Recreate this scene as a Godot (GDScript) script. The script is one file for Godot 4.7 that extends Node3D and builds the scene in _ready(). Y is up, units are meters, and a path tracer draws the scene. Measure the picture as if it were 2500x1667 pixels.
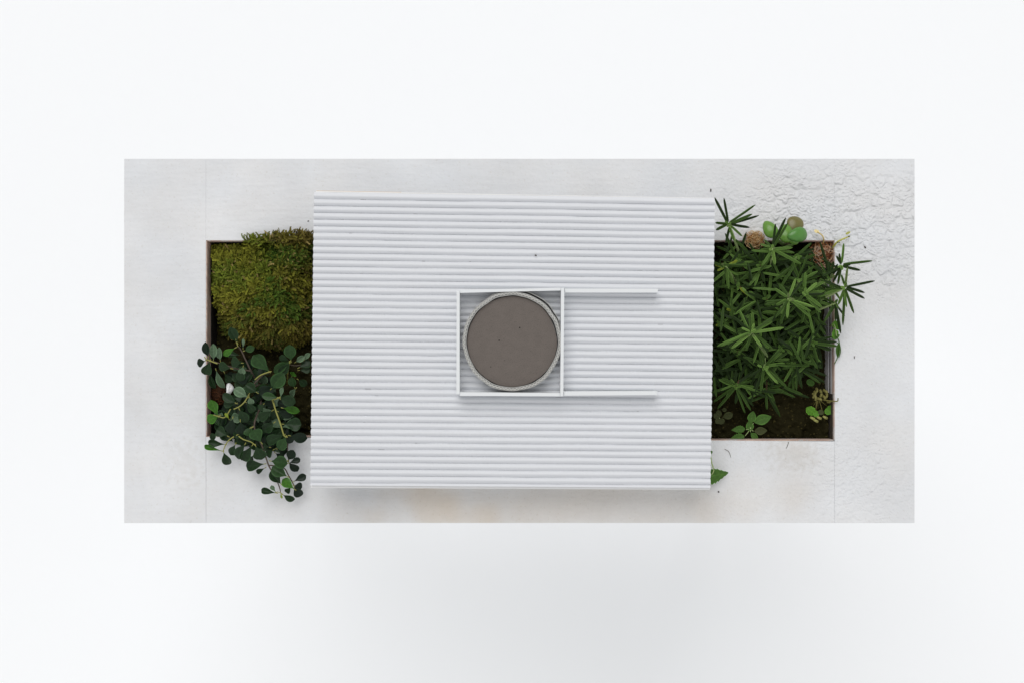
extends Node3D
# A white planter box with a corrugated-card roof on it, seen from straight above.
# Lengths in metres; one pixel of the 2500-pixel photograph is 0.4 mm on the box's top face.

const MM := 0.001
const PX := 0.0004           # metres per photo pixel on the box top
const TOP := 0.8           # height of the box's top face above the white ground
const EYE := 1.2             # camera above the box's top face

var rng := RandomNumberGenerator.new()
var used := {}
var M := {}
var cot_leaves := []
var ros_leaves := []
var frond: ArrayMesh

# ------------------------------------------------------------------ helpers
func at(px: float, py: float, mm := 0.0) -> Vector3:      # where a photo point lies at a height (mm) over the box's top face
	var k := (EYE - mm * MM) / EYE * PX
	return Vector3((px - 1250.0) * k, TOP + mm * MM, (py - 833.5) * k)

func numbered(called: String) -> String:
	if not used.has(called):
		used[called] = 0
		return called
	used[called] += 1
	return "%s_%03d" % [called, used[called]]

func tag(o: Node3D, label: String, category: String, group := "", kind := "") -> Node3D:
	o.set_meta("label", label)
	o.set_meta("category", category)
	if group != "":
		o.set_meta("group", group)
	if kind != "":
		o.set_meta("kind", kind)
	return o

func thing(called: String, label: String, category: String, where: Vector3, group := "") -> Node3D:
	var o := Node3D.new()
	o.name = numbered(called)
	o.position = where
	add_child(o, true)
	tag(o, label, category, group)
	return o

func put(called: String, mesh: Mesh, mat: Material, parent: Node3D = null, xf := Transform3D.IDENTITY) -> MeshInstance3D:
	# xf is in the scene's axes; things are only moved, never turned
	var o := MeshInstance3D.new()
	o.mesh = mesh
	o.material_override = mat
	if parent == null:
		o.name = numbered(called)
		add_child(o, true)
		o.transform = xf
	else:
		var host: Node3D = parent
		var off := Vector3.ZERO
		while host != self and host != null:
			off += host.position
			host = host.get_parent() as Node3D
		var n := 0
		for c in parent.get_children():
			if String(c.name) == called or String(c.name).begins_with(called + "_0") or String(c.name).begins_with(called + "_1") or String(c.name).begins_with(called + "_2"):
				n += 1
		o.name = called if n == 0 else "%s_%03d" % [called, n]
		parent.add_child(o, true)
		o.transform = Transform3D(xf.basis, xf.origin - off)
	return o

func st_new() -> SurfaceTool:
	var st := SurfaceTool.new()
	st.begin(Mesh.PRIMITIVE_TRIANGLES)
	return st

func face(st: SurfaceTool, pts: Array, out: Vector3, uvs := []) -> void:   # flat polygon, seen from the side «out» points to
	var n: Vector3 = (pts[1] - pts[0]).cross(pts[2] - pts[0])
	var order := range(pts.size())
	if n.dot(out) > 0.0:
		order.reverse()
	n = n.normalized() * (1.0 if n.dot(out) > 0.0 else -1.0)
	for k in range(1, pts.size() - 1):
		for i in [order[0], order[k], order[k + 1]]:
			st.set_normal(n)
			st.set_uv(uvs[i] if uvs.size() > 0 else Vector2(pts[i].x, pts[i].z) * 10.0)
			st.add_vertex(pts[i])

func bevel_box(st: SurfaceTool, lo: Vector3, hi: Vector3, b: float, planar := false) -> void:
	var c := (lo + hi) * 0.5
	var h := (hi - lo) * 0.5
	var corner := func(sx: int, sy: int, sz: int, axis: int) -> Vector3:
		var v := Vector3(sx, sy, sz) * (h - Vector3.ONE * b)
		v[axis] = [sx, sy, sz][axis] * h[axis]
		return c + v
	var uv_of := func(p: Vector3) -> Vector2:
		return top_uv(p) if planar else Vector2(p.x + p.y, p.z + p.y) * 10.0
	var emit := func(pts: Array, out: Vector3) -> void:
		var uvs := []
		for p in pts:
			uvs.append(uv_of.call(p))
		face(st, pts, out, uvs)
	for s in [-1, 1]:
		emit.call([corner.call(s, -1, -1, 0), corner.call(s, 1, -1, 0), corner.call(s, 1, 1, 0), corner.call(s, -1, 1, 0)], Vector3(s, 0, 0))
		emit.call([corner.call(-1, s, -1, 1), corner.call(1, s, -1, 1), corner.call(1, s, 1, 1), corner.call(-1, s, 1, 1)], Vector3(0, s, 0))
		emit.call([corner.call(-1, -1, s, 2), corner.call(1, -1, s, 2), corner.call(1, 1, s, 2), corner.call(-1, 1, s, 2)], Vector3(0, 0, s))
		for t in [-1, 1]:
			emit.call([corner.call(s, t, -1, 0), corner.call(s, t, 1, 0), corner.call(s, t, 1, 1), corner.call(s, t, -1, 1)], Vector3(s, t, 0))
			emit.call([corner.call(s, -1, t, 0), corner.call(s, 1, t, 0), corner.call(s, 1, t, 2), corner.call(s, -1, t, 2)], Vector3(s, 0, t))
			emit.call([corner.call(-1, s, t, 1), corner.call(1, s, t, 1), corner.call(1, s, t, 2), corner.call(-1, s, t, 2)], Vector3(0, s, t))
			for u in [-1, 1]:
				emit.call([corner.call(s, t, u, 0), corner.call(s, t, u, 1), corner.call(s, t, u, 2)], Vector3(s, t, u))

func box_mesh(lo: Vector3, hi: Vector3, b := 0.0004, planar := false) -> ArrayMesh:
	var st := st_new()
	bevel_box(st, lo, hi, b, planar)
	return st.commit()

func prism(foot: Array, y0: float, y1: float, planar := false) -> ArrayMesh:    # upright block over a four-cornered outline, edges a little eased
	var st := st_new()
	var mid := Vector3.ZERO
	for p in foot:
		mid += p / foot.size()
	var rings := [[y0, 0.0], [y1 - 0.0004, 0.0], [y1, 0.0004]]
	var n := foot.size()
	var ring := func(k: int) -> Array:
		var a := []
		for p in foot:
			var q: Vector3 = p
			q = q + (mid - q).normalized() * rings[k][1]
			a.append(Vector3(q.x, rings[k][0], q.z))
		return a
	for k in 2:
		var a: Array = ring.call(k)
		var b: Array = ring.call(k + 1)
		for i in n:
			var j := (i + 1) % n
			var out: Vector3 = (a[i] + a[j]) * 0.5 - mid
			var edge: Vector3 = a[j] - a[i]
			var o2 := Vector3(-edge.z, 0, edge.x)
			if o2.dot(out) < 0.0:
				o2 = -o2
			face(st, [a[i], a[j], b[j], b[i]], o2 + Vector3(0, 0.01, 0))
	var lid: Array = ring.call(2)
	face(st, lid, Vector3.UP, lid.map(func(p): return top_uv(p)) if planar else [])
	face(st, ring.call(0), Vector3.DOWN)
	return st.commit()

func tube(st: SurfaceTool, pts: Array, r0: float, r1: float, sides := 7) -> void:
	var n := pts.size()
	var rings := []
	for i in n:
		var d: Vector3 = (pts[mini(i + 1, n - 1)] - pts[maxi(i - 1, 0)]).normalized()
		var x := d.cross(Vector3(0.13, 0.35, 0.93)).normalized()
		var y := d.cross(x)
		var r := lerpf(r0, r1, float(i) / (n - 1))
		var ring := []
		for k in sides:
			var a := TAU * k / sides
			ring.append([pts[i] + (x * cos(a) + y * sin(a)) * r, x * cos(a) + y * sin(a)])
		rings.append(ring)
	for i in n - 1:
		for k in sides:
			var l := (k + 1) % sides
			for q in [[i, k], [i + 1, l], [i, l], [i, k], [i + 1, k], [i + 1, l]]:
				st.set_normal(rings[q[0]][q[1]][1])
				st.set_uv(Vector2(float(q[1]) / sides, float(q[0]) / n))
				st.add_vertex(rings[q[0]][q[1]][0])
	for e in [0, n - 1]:
		var pp := []
		for k in sides:
			pp.append(rings[e][k][0])
		face(st, pp, (pts[e] - pts[1 if e == 0 else n - 2]).normalized())

func smooth_path(pts: Array, per := 5) -> Array:
	var c := Curve3D.new()
	for i in pts.size():
		var t: Vector3 = (pts[mini(i + 1, pts.size() - 1)] - pts[maxi(i - 1, 0)]) / 6.0
		c.add_point(pts[i], -t, t)
	var out := []
	for i in pts.size() - 1:
		for k in per:
			out.append(c.sample(i, float(k) / per))
	out.append(pts[-1])
	return out

func tube_mesh(pts: Array, r0: float, r1: float, sides := 7) -> ArrayMesh:
	var st := st_new()
	tube(st, smooth_path(pts), r0, r1, sides)
	return st.commit()

func grid_mesh(nu: int, nv: int, f: Callable, uv: Callable) -> ArrayMesh:   # f(u, v) -> point, u to the right, v towards the viewer
	var st := st_new()
	for j in nv + 1:
		for i in nu + 1:
			var u := float(i) / nu
			var v := float(j) / nv
			st.set_uv(uv.call(u, v))
			st.add_vertex(f.call(u, v))
	var w := nu + 1
	for j in nv:
		for i in nu:
			for q in [j * w + i, j * w + i + 1, (j + 1) * w + i + 1, j * w + i, (j + 1) * w + i + 1, (j + 1) * w + i]:
				st.add_index(q)
	st.generate_normals()
	return st.commit()

# a leaf one unit long (z) and one wide (x): half widths along it, upward fold, drop of the tip, roll-under of the margins
func leaf_mesh(half: Array, fold: float, curl: float, cup: float, nx := 6, nz := 10, wave := 0.0, teeth := 0) -> ArrayMesh:
	var f := func(u: float, v: float) -> Vector3:
		var t := v * (half.size() - 1)
		var i := mini(int(t), half.size() - 2)
		var w: float = lerpf(half[i], half[i + 1], t - i)
		var s := u * 2.0 - 1.0
		if teeth > 0:
			w *= 1.0 - 0.2 * fposmod(v * teeth, 1.0) * smoothstep(0.75, 1.0, absf(s))
		var y := fold * absf(s) * w - cup * s * s * w - curl * v * v + wave * sin(v * 9.0 + s) * absf(s) * 0.05
		return Vector3(s * w, y, v)
	return grid_mesh(nx, nz, f, func(u, v): return Vector2(u, v))

func leaf_xf(b: Vector3, t: Vector3, w: float, roll := 0.0) -> Transform3D:
	var z := t - b
	var l := z.length()
	z /= l
	var x := Vector3.UP.cross(z)
	if x.length() < 0.05:
		x = Vector3.RIGHT
	x = x.normalized()
	var y := z.cross(x)
	x = x.rotated(z, roll)
	y = y.rotated(z, roll)
	return Transform3D(Basis(x * w, y * l, z * l), b)

func mat(rgb: Color, rough := 0.8, spec := 0.5) -> StandardMaterial3D:
	var m := StandardMaterial3D.new()
	m.albedo_color = rgb
	m.roughness = rough
	m.metallic_specular = spec
	return m

func c8(r: float, g: float, b: float) -> Color:
	return Color(r / 255.0, g / 255.0, b / 255.0)

func noise(seed_: int, freq: float, oct := 3, type := FastNoiseLite.TYPE_SIMPLEX_SMOOTH) -> FastNoiseLite:
	var n := FastNoiseLite.new()
	n.seed = seed_
	n.noise_type = type
	n.frequency = freq
	n.fractal_type = FastNoiseLite.FRACTAL_FBM if oct > 1 else FastNoiseLite.FRACTAL_NONE
	n.fractal_octaves = oct
	return n

func top_uv(p: Vector3) -> Vector2:     # the whole top face of the box, 0..1
	return Vector2((p.x / PX + 1250.0 - 302.0) / 1932.0, (p.z / PX + 833.5 - 388.0) / 888.0)

func pick(a: Array):
	return a[rng.randi() % a.size()]

# ------------------------------------------------------------------ textures and materials
func plaster() -> StandardMaterial3D:
	# what the brush and the weather left on the box's top face: strokes, pimples, a crazed corner, dirt below one hole; plus a warm shadow tint painted low down
	const W := 1932
	const H := 888
	var fine := noise(3, 0.085, 3)
	var streak := noise(5, 0.03, 3)
	var cells := noise(9, 0.06, 1, FastNoiseLite.TYPE_CELLULAR)
	cells.cellular_return_type = FastNoiseLite.RETURN_DISTANCE
	cells.cellular_jitter = 0.95
	var warp := noise(11, 0.03, 2)
	var blot := noise(13, 0.004, 3)
	var fleck := noise(17, 0.05, 2)
	var hgt := PackedFloat32Array()
	var col := PackedByteArray()
	hgt.resize(W * H)
	col.resize((W / 2) * (H / 2) * 3)
	for y in H:
		for x in W:
			var f := fine.get_noise_2d(x, y * 1.2)
			var s := streak.get_noise_2d(x * 0.3, y * 1.8)
			var right := smoothstep(900.0, 1650.0, x)
			var h := 0.25 * f * (0.45 + 0.55 * right) + s * (0.22 - 0.12 * right)
			var dx := (x - 1760.0) / 330.0
			var dy := (y - 170.0) / 210.0
			var m := 1.0 - smoothstep(0.35, 1.15, sqrt(dx * dx + dy * dy) + 0.35 * blot.get_noise_2d(x * 2.0, y * 2.0))
			var dx2 := (x - 1790.0) / 190.0
			var dy2 := (y - 770.0) / 210.0
			m = maxf(m, 0.45 * (1.0 - smoothstep(0.2, 1.1, sqrt(dx2 * dx2 + dy2 * dy2))))
			if m > 0.01:
				var wx := warp.get_noise_2d(x, y) * 8.0
				var wy := warp.get_noise_2d(x + 500.0, y) * 8.0
				var d := cells.get_noise_2d((x + wx) * 0.8, (y + wy) * 1.2) + 1.0
				h += m * (3.9 * (0.6 - d) * smoothstep(0.0, 0.4, d) + 0.2 * f)
			if f > 0.38 and right > 0.2:
				h += 0.5 * (f - 0.38)
			# panel joints filled with paint
			var j := minf(absf(x - 200.0), absf(x - 1737.0)) + 1.6 * fine.get_noise_2d(y * 0.6, 40.0)
			if j < 2.2:
				h -= 0.3 * (1.0 - maxf(j, 0.0) / 2.2)
			hgt[y * W + x] = h
	for y in H / 2:
		for x in W / 2:
			var X := x * 2.0
			var Y := y * 2.0
			var b := blot.get_noise_2d(X, Y)
			var k := 0.975 + 0.03 * b + 0.008 * fleck.get_noise_2d(X, Y)
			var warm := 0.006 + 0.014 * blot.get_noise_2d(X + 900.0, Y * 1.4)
			# an ochre bloom low in the middle, the roof shadow's warm tint, dirt under the soil hole
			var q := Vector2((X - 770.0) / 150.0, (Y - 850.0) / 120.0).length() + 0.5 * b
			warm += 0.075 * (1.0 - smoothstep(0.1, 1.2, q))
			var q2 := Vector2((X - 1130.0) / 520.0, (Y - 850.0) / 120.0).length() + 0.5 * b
			warm += 0.05 * (1.0 - smoothstep(0.2, 1.2, q2))  # warm bounce in the roof's shadow, painted into the lid colour
			var q3 := Vector2((X - 1640.0) / 70.0, (Y - 715.0) / 42.0).length() + 0.5 * fleck.get_noise_2d(X, Y) + 0.5 * b
			var dirt := 0.05 * (1.0 - smoothstep(0.0, 1.2, q3))
			var q4 := Vector2((X - 150.0) / 60.0, (Y - 740.0) / 70.0).length() + 0.9 * fleck.get_noise_2d(X, Y)
			dirt += 0.02 * (1.0 - smoothstep(0.1, 1.0, q4))
			if fleck.get_noise_2d(X * 2.3, Y * 2.3 + 700.0) > 0.62:
				dirt += 0.04
			var o := (y * (W / 2) + x) * 3
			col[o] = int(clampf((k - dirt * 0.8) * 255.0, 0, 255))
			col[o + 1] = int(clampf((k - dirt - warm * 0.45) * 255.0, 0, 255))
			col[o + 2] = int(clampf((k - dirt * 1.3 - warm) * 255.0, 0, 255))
	var m := mat(c8(227, 229, 232), 0.62, 0.4)
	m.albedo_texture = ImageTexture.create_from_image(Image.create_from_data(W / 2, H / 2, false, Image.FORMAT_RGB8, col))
	m.heightmap_enabled = true
	m.heightmap_texture = ImageTexture.create_from_image(Image.create_from_data(W, H, false, Image.FORMAT_RF, hgt.to_byte_array()))
	m.heightmap_scale = 0.075
	return m

func leaf_texture(mid: float, margin: float, veins: float, grain: float) -> ImageTexture:
	var im := Image.create(48, 96, false, Image.FORMAT_RGB8)
	var n := noise(21, 0.11, 2)
	for y in 96:
		for x in 48:
			var s := absf(x - 23.5) / 23.5
			var v := (0.74 if margin < 0.3 else 0.62) + grain * n.get_noise_2d(x, y * 0.6)
			v += mid * (1.0 - smoothstep(0.02, 0.10, s))
			v += margin * smoothstep(0.80, 0.96, s)
			v += veins * maxf(0.0, sin((y + s * 22.0) * 0.55) - 0.6) * (1.0 - s)
			v = clampf(v, 0.0, 1.0)
			im.set_pixel(x, y, Color(v, v * (0.985 + 0.015 * s), v * 0.98))
	return ImageTexture.create_from_image(im)

func leaf_mat(rgb: Color, tex: Texture2D, rough: float, through := 0.25, spec := 0.3) -> StandardMaterial3D:
	var m := mat(rgb, rough, spec)
	m.albedo_texture = tex
	m.cull_mode = BaseMaterial3D.CULL_DISABLED
	if through > 0.0:
		m.backlight_enabled = true
		m.backlight = Color(through, through, through * 0.6)
	return m

func wood() -> StandardMaterial3D:
	var im := Image.create(256, 64, false, Image.FORMAT_RGB8)
	var n := noise(31, 0.06, 3)
	for y in 64:
		for x in 256:
			var g := n.get_noise_2d(x * 0.25, y * 2.2)
			var paint := smoothstep(0.22, 0.4, n.get_noise_2d(x * 0.4 + 90.0, y * 0.8))
			var a := Color(0.80 + 0.12 * g, 0.70 + 0.12 * g, 0.65 + 0.1 * g)
			im.set_pixel(x, y, a.lerp(Color(0.8, 0.79, 0.78), paint * 0.8))
	var m := mat(Color.WHITE, 0.85, 0.3)
	m.albedo_texture = ImageTexture.create_from_image(im)
	return m

func card_texture() -> ImageTexture:
	var im := Image.create(384, 384, false, Image.FORMAT_RGB8)
	var n := noise(41, 0.02, 4)
	var f := noise(43, 0.3, 2)
	for y in 384:
		for x in 384:
			var v := 0.95 + 0.03 * n.get_noise_2d(x, y) + 0.05 * f.get_noise_2d(x, y * 0.5)
			var q := Color(v, v * 0.985, v * 0.97)
			if f.get_noise_2d(x * 0.6 + 300.0, y * 0.6) > 0.55:
				q = q * 0.8
			im.set_pixel(x, y, q)
	for d in [[223, 134, 2.6], [137, 187, 2.8], [101, 297, 1.8], [160, 270, 1.2]]:
		for y in range(d[1] - 4, d[1] + 5):
			for x in range(d[0] - 4, d[0] + 5):
				if Vector2(x - d[0], y - d[1]).length() < d[2]:
					im.set_pixel(x, y, Color(0.12, 0.1, 0.09))
	return ImageTexture.create_from_image(im)

func make_materials() -> void:
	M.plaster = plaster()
	M.paint = mat(c8(226, 228, 230), 0.6, 0.4)
	M.wood = wood()
	M.liner = mat(c8(214, 212, 214), 0.6)
	M.tray = mat(c8(42, 38, 36), 0.8, 0.3)
	M.ground = mat(c8(250, 252, 254), 0.85, 0.2)
	M.paper = mat(c8(219, 221, 225), 0.7, 0.3)
	M.board = mat(c8(238, 238, 238), 0.8, 0.2)
	M.card = mat(c8(226, 229, 231), 0.75, 0.3)
	M.kraft = mat(c8(212, 194, 174), 0.9, 0.2)
	M.rim = mat(c8(180, 180, 177), 0.85, 0.2)
	M.disc = mat(c8(110, 104, 100), 0.6, 0.35)
	M.disc.albedo_texture = card_texture()
	M.soil = mat(c8(44, 41, 24), 0.95, 0.15)
	M.crumb = mat(c8(72, 66, 38), 0.95, 0.15)
	var ct := leaf_texture(0.10, 0.22, 0.05, 0.08)
	var rt := leaf_texture(-0.08, 0.36, 0.0, 0.06)
	M.cot = []
	for c in [c8(46, 72, 43), c8(60, 94, 52), c8(82, 138, 48), c8(126, 156, 124), c8(33, 52, 36), c8(172, 196, 70)]:
		M.cot.append(leaf_mat(c, ct, 0.34, 0.12, 0.28))
	M.ros = []
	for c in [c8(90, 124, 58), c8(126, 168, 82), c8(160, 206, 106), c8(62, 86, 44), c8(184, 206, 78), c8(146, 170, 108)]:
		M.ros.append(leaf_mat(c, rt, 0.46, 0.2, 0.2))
	M.weed = leaf_mat(c8(96, 142, 62), ct, 0.6, 0.3)
	M.weed_bright = leaf_mat(c8(112, 176, 56), ct, 0.6, 0.3)
	M.weed_dull = leaf_mat(c8(92, 100, 62), ct, 0.7, 0.3)
	M.sprout = mat(c8(118, 114, 58), 0.7)
	M.cot_bark = mat(c8(92, 82, 74), 0.9, 0.2)
	M.cot_young = mat(c8(142, 142, 70), 0.6)
	M.ros_bark = mat(c8(84, 70, 52), 0.9, 0.2)
	M.ros_young = mat(c8(150, 170, 110), 0.7)
	M.fibre = mat(c8(196, 160, 112), 0.9, 0.2)
	M.fibre_red = mat(c8(170, 116, 76), 0.9, 0.2)
	M.dry = mat(c8(216, 192, 126), 0.8)
	M.dry_green = mat(c8(188, 186, 88), 0.8)
	M.dark_speck = mat(c8(60, 52, 46), 0.9)
	M.gap_white = mat(c8(240, 240, 240), 0.8)

# ------------------------------------------------------------------ the scene
func _ready() -> void:
	rng.seed = 7
	var cam := Camera3D.new()
	cam.name = "camera"
	cam.position = Vector3(0, TOP + EYE, 0)
	cam.rotation_degrees = Vector3(-90, 0, 0)
	cam.fov = rad_to_deg(2.0 * atan(1667.0 * 0.5 * PX / EYE))
	cam.near = 0.05
	cam.far = 60.0
	add_child(cam)
	cam.current = true

	var env := Environment.new()
	env.background_mode = Environment.BG_SKY
	var sky := Sky.new()
	var sm := ProceduralSkyMaterial.new()
	sm.sky_top_color = Color(1.0, 1.0, 1.0)
	sm.sky_horizon_color = Color(1.0, 1.0, 1.0)
	sm.ground_horizon_color = Color(0.93, 0.94, 0.96)
	sm.ground_bottom_color = Color(0.93, 0.94, 0.96)
	sm.energy_multiplier = 1.0
	sky.sky_material = sm
	env.sky = sky
	env.background_energy_multiplier = 0.65
	env.tonemap_mode = Environment.TONE_MAPPER_LINEAR
	env.tonemap_exposure = 1.12
	env.sdfgi_enabled = true
	env.ssao_enabled = true
	env.ssil_enabled = true
	var we := WorldEnvironment.new()
	we.name = "world_environment"
	we.environment = env
	add_child(we)

	var sun := DirectionalLight3D.new()
	sun.name = "daylight"
	sun.light_energy = 0.47
	sun.light_color = Color(1.0, 0.995, 0.99)
	sun.light_angular_distance = 46.0
	sun.shadow_enabled = true
	var elev := deg_to_rad(52.0)
	var side := deg_to_rad(15.0)
	var from := Vector3(-sin(side) * cos(elev), sin(elev), -cos(side) * cos(elev))
	sun.look_at_from_position(from, Vector3.ZERO, Vector3.UP)
	add_child(sun)

	make_materials()
	var gr := PlaneMesh.new()
	gr.size = Vector2(24, 24)
	var ground := put("ground", gr, M.ground)
	ground.set_meta("kind", "structure")
	build_box()
	build_soil()
	build_roof()
	build_frame()
	build_drum()
	build_moss()
	make_leaf_meshes()
	build_cotoneaster()
	build_rosemary()
	build_succulent()
	build_small_plants()
	build_debris()

func build_box() -> void:
	var t := thing("planter_box", "long white painted planter box with two planted openings in its lid", "planter", Vector3(0, 0, 0))
	var y1 := TOP
	var y0 := TOP - 16 * MM
	var X := func(px: float) -> float: return (px - 1250.0) * PX
	var Z := func(py: float) -> float: return (py - 833.5) * PX
	var g := 0.02
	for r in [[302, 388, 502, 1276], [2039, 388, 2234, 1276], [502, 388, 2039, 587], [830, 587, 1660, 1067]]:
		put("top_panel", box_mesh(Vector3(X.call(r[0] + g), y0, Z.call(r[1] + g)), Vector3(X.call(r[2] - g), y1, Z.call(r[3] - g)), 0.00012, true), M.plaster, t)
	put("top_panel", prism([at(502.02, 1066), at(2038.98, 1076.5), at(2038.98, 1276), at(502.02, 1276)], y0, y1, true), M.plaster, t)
	# the upright sides, a hair inside the lid
	var i := 3.0
	var th := 30.0
	put("side_panel", box_mesh(Vector3(X.call(302 + i), TOP - 0.1, Z.call(388 + i)), Vector3(X.call(2234 - i), y0 - 0.0002, Z.call(388 + th))), M.paint, t)
	put("side_panel", box_mesh(Vector3(X.call(302 + i), TOP - 0.1, Z.call(1276 - th)), Vector3(X.call(2234 - i), y0 - 0.0002, Z.call(1276 - i))), M.paint, t)
	put("side_panel", box_mesh(Vector3(X.call(302 + i), TOP - 0.1, Z.call(388 + th + 0.5)), Vector3(X.call(302 + th), y0 - 0.0002, Z.call(1276 - th - 0.5))), M.paint, t)
	put("side_panel", box_mesh(Vector3(X.call(2234 - th), TOP - 0.1, Z.call(388 + th + 0.5)), Vector3(X.call(2234 - i), y0 - 0.0002, Z.call(1276 - th - 0.5))), M.paint, t)
	put("bottom_panel", box_mesh(Vector3(X.call(306), TOP - 0.106, Z.call(392)), Vector3(X.call(2230), TOP - 0.1002, Z.call(1272))), M.paint, t)
	for q in [[420, 470], [420, 1190], [2100, 470], [2100, 1190]]:
		put("added_leg", box_mesh(Vector3(X.call(q[0]), 0.0, Z.call(q[1])), Vector3(X.call(q[0] + 40), TOP - 0.1062, Z.call(q[1] + 40)), 0.001), M.paint, t)  # unseen legs, added to raise the box for its ground shadow
	# bare sawn edges round the two openings and the tubs hung below them
	for h in [[502.0, 830.0], [1660.0, 2039.0]]:
		var a: float = h[0]
		var b: float = h[1]
		var e := 2.2
		var low := 1066.5 if a < 1000.0 else 1075.0
		var ye := y1 - 0.0006
		put("sawn_edge", box_mesh(Vector3(X.call(a), y0, Z.call(587)), Vector3(X.call(a + e), ye, Z.call(1070)), 0.0002), M.wood, t)
		if b > 2000.0:
			put("painted_edge", box_mesh(Vector3(X.call(b - e), y0, Z.call(587)), Vector3(X.call(b), y1 - 9.0 * MM, Z.call(962)), 0.0002), M.liner, t)
			put("soiled_edge", box_mesh(Vector3(X.call(b - e), y0, Z.call(962.2)), Vector3(X.call(b), y1 - 5.0 * MM, Z.call(1073)), 0.0002), mat(c8(70, 62, 52), 0.9), t)
			put("sawn_edge", box_mesh(Vector3(X.call(b - e + 0.5), y1 - 8.9 * MM, Z.call(587)), Vector3(X.call(b), ye, Z.call(962)), 0.0002), M.wood, t)
			put("sawn_edge", box_mesh(Vector3(X.call(b - e + 0.5), y1 - 4.9 * MM, Z.call(962.2)), Vector3(X.call(b), ye, Z.call(1073)), 0.0002), M.wood, t)
		else:
			put("sawn_edge", box_mesh(Vector3(X.call(b - e), y0, Z.call(587)), Vector3(X.call(b), ye, Z.call(1070)), 0.0002), M.wood, t)
		put("sawn_edge", box_mesh(Vector3(X.call(a + e), y0, Z.call(587)), Vector3(X.call(b - e), ye, Z.call(587 + e)), 0.0002), M.wood, t)
		put("sawn_edge", box_mesh(Vector3(X.call(a + e), y0, Z.call(low - e)), Vector3(X.call(b - e), ye, Z.call(low)), 0.0002), M.wood, t)
		var l := y0 - 0.0008
		var d := TOP - 0.09
		var o := 6.0
		var tub: Material = M.tray
		put("tub_wall", box_mesh(Vector3(X.call(a - o), d, Z.call(580)), Vector3(X.call(a + 3), l, Z.call(1077))), tub, t)
		put("tub_wall", box_mesh(Vector3(X.call(b - 3), d, Z.call(580)), Vector3(X.call(b + o), l, Z.call(1077))), tub, t)
		if b > 2000.0:
			put("painted_lining", box_mesh(Vector3(X.call(b - 4.5), TOP - 0.05, Z.call(591)), Vector3(X.call(b - 3.1), l, Z.call(960))), M.liner, t)
		put("tub_wall", box_mesh(Vector3(X.call(a + 3), d, Z.call(580)), Vector3(X.call(b - 3), l, Z.call(590))), tub, t)
		put("tub_wall", box_mesh(Vector3(X.call(a + 3), d, Z.call(1074)), Vector3(X.call(b - 3), l, Z.call(1082))), tub, t)
		put("tub_floor", box_mesh(Vector3(X.call(a - o), d - 0.003, Z.call(580)), Vector3(X.call(b + o), d - 0.0002, Z.call(1077))), tub, t)

func build_soil() -> void:
	var big := noise(51, 14.0, 2)
	var fine := noise(53, 90.0, 4)
	for h in [[504.0, 828.0, -40.0], [1662.0, 2037.0, -31.0]]:
		var f := func(u: float, v: float) -> Vector3:
			var p := at(lerpf(h[0], h[1], u), lerpf(589.0, 1074.0, v), 0.0)
			var y: float = h[2] + 9.0 * big.get_noise_2d(p.x, p.z) + 5.0 * fine.get_noise_2d(p.x, p.z)
			y += 12.0 * smoothstep(930.0, 985.0, lerpf(589.0, 1068.0, v)) * smoothstep(1985.0, 2030.0, lerpf(h[0], h[1], u))
			return Vector3(p.x, TOP + y * MM, p.z)
		var o := put("soil", grid_mesh(110, 160, f, func(u, v): return Vector2(u, v)), M.soil)
		o.set_meta("kind", "stuff")
		# crumbs and bits of rotten leaf on it
		var st := st_new()
		for k in 900:
			var u := rng.randf()
			var v := rng.randf()
			var p: Vector3 = f.call(u, v) + Vector3(0, 0.4 * MM, 0)
			var r := rng.randf_range(0.5, 1.7) * MM
			var pts := []
			for q in 5:
				var an := TAU * q / 5.0 + rng.randf() * 0.8
				pts.append(p + Vector3(cos(an) * r * rng.randf_range(0.5, 1.3), rng.randf_range(-0.3, 0.3) * r, sin(an) * r))
			var tip := p + Vector3(rng.randf_range(-0.3, 0.3) * r, r * rng.randf_range(0.5, 1.1), 0)
			for q in 5:
				face(st, [pts[q], pts[(q + 1) % 5], tip], Vector3.UP)
		var c := put("soil_crumbs", st.commit(), M.crumb, o)
		c.set_meta("kind", "stuff")

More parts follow.
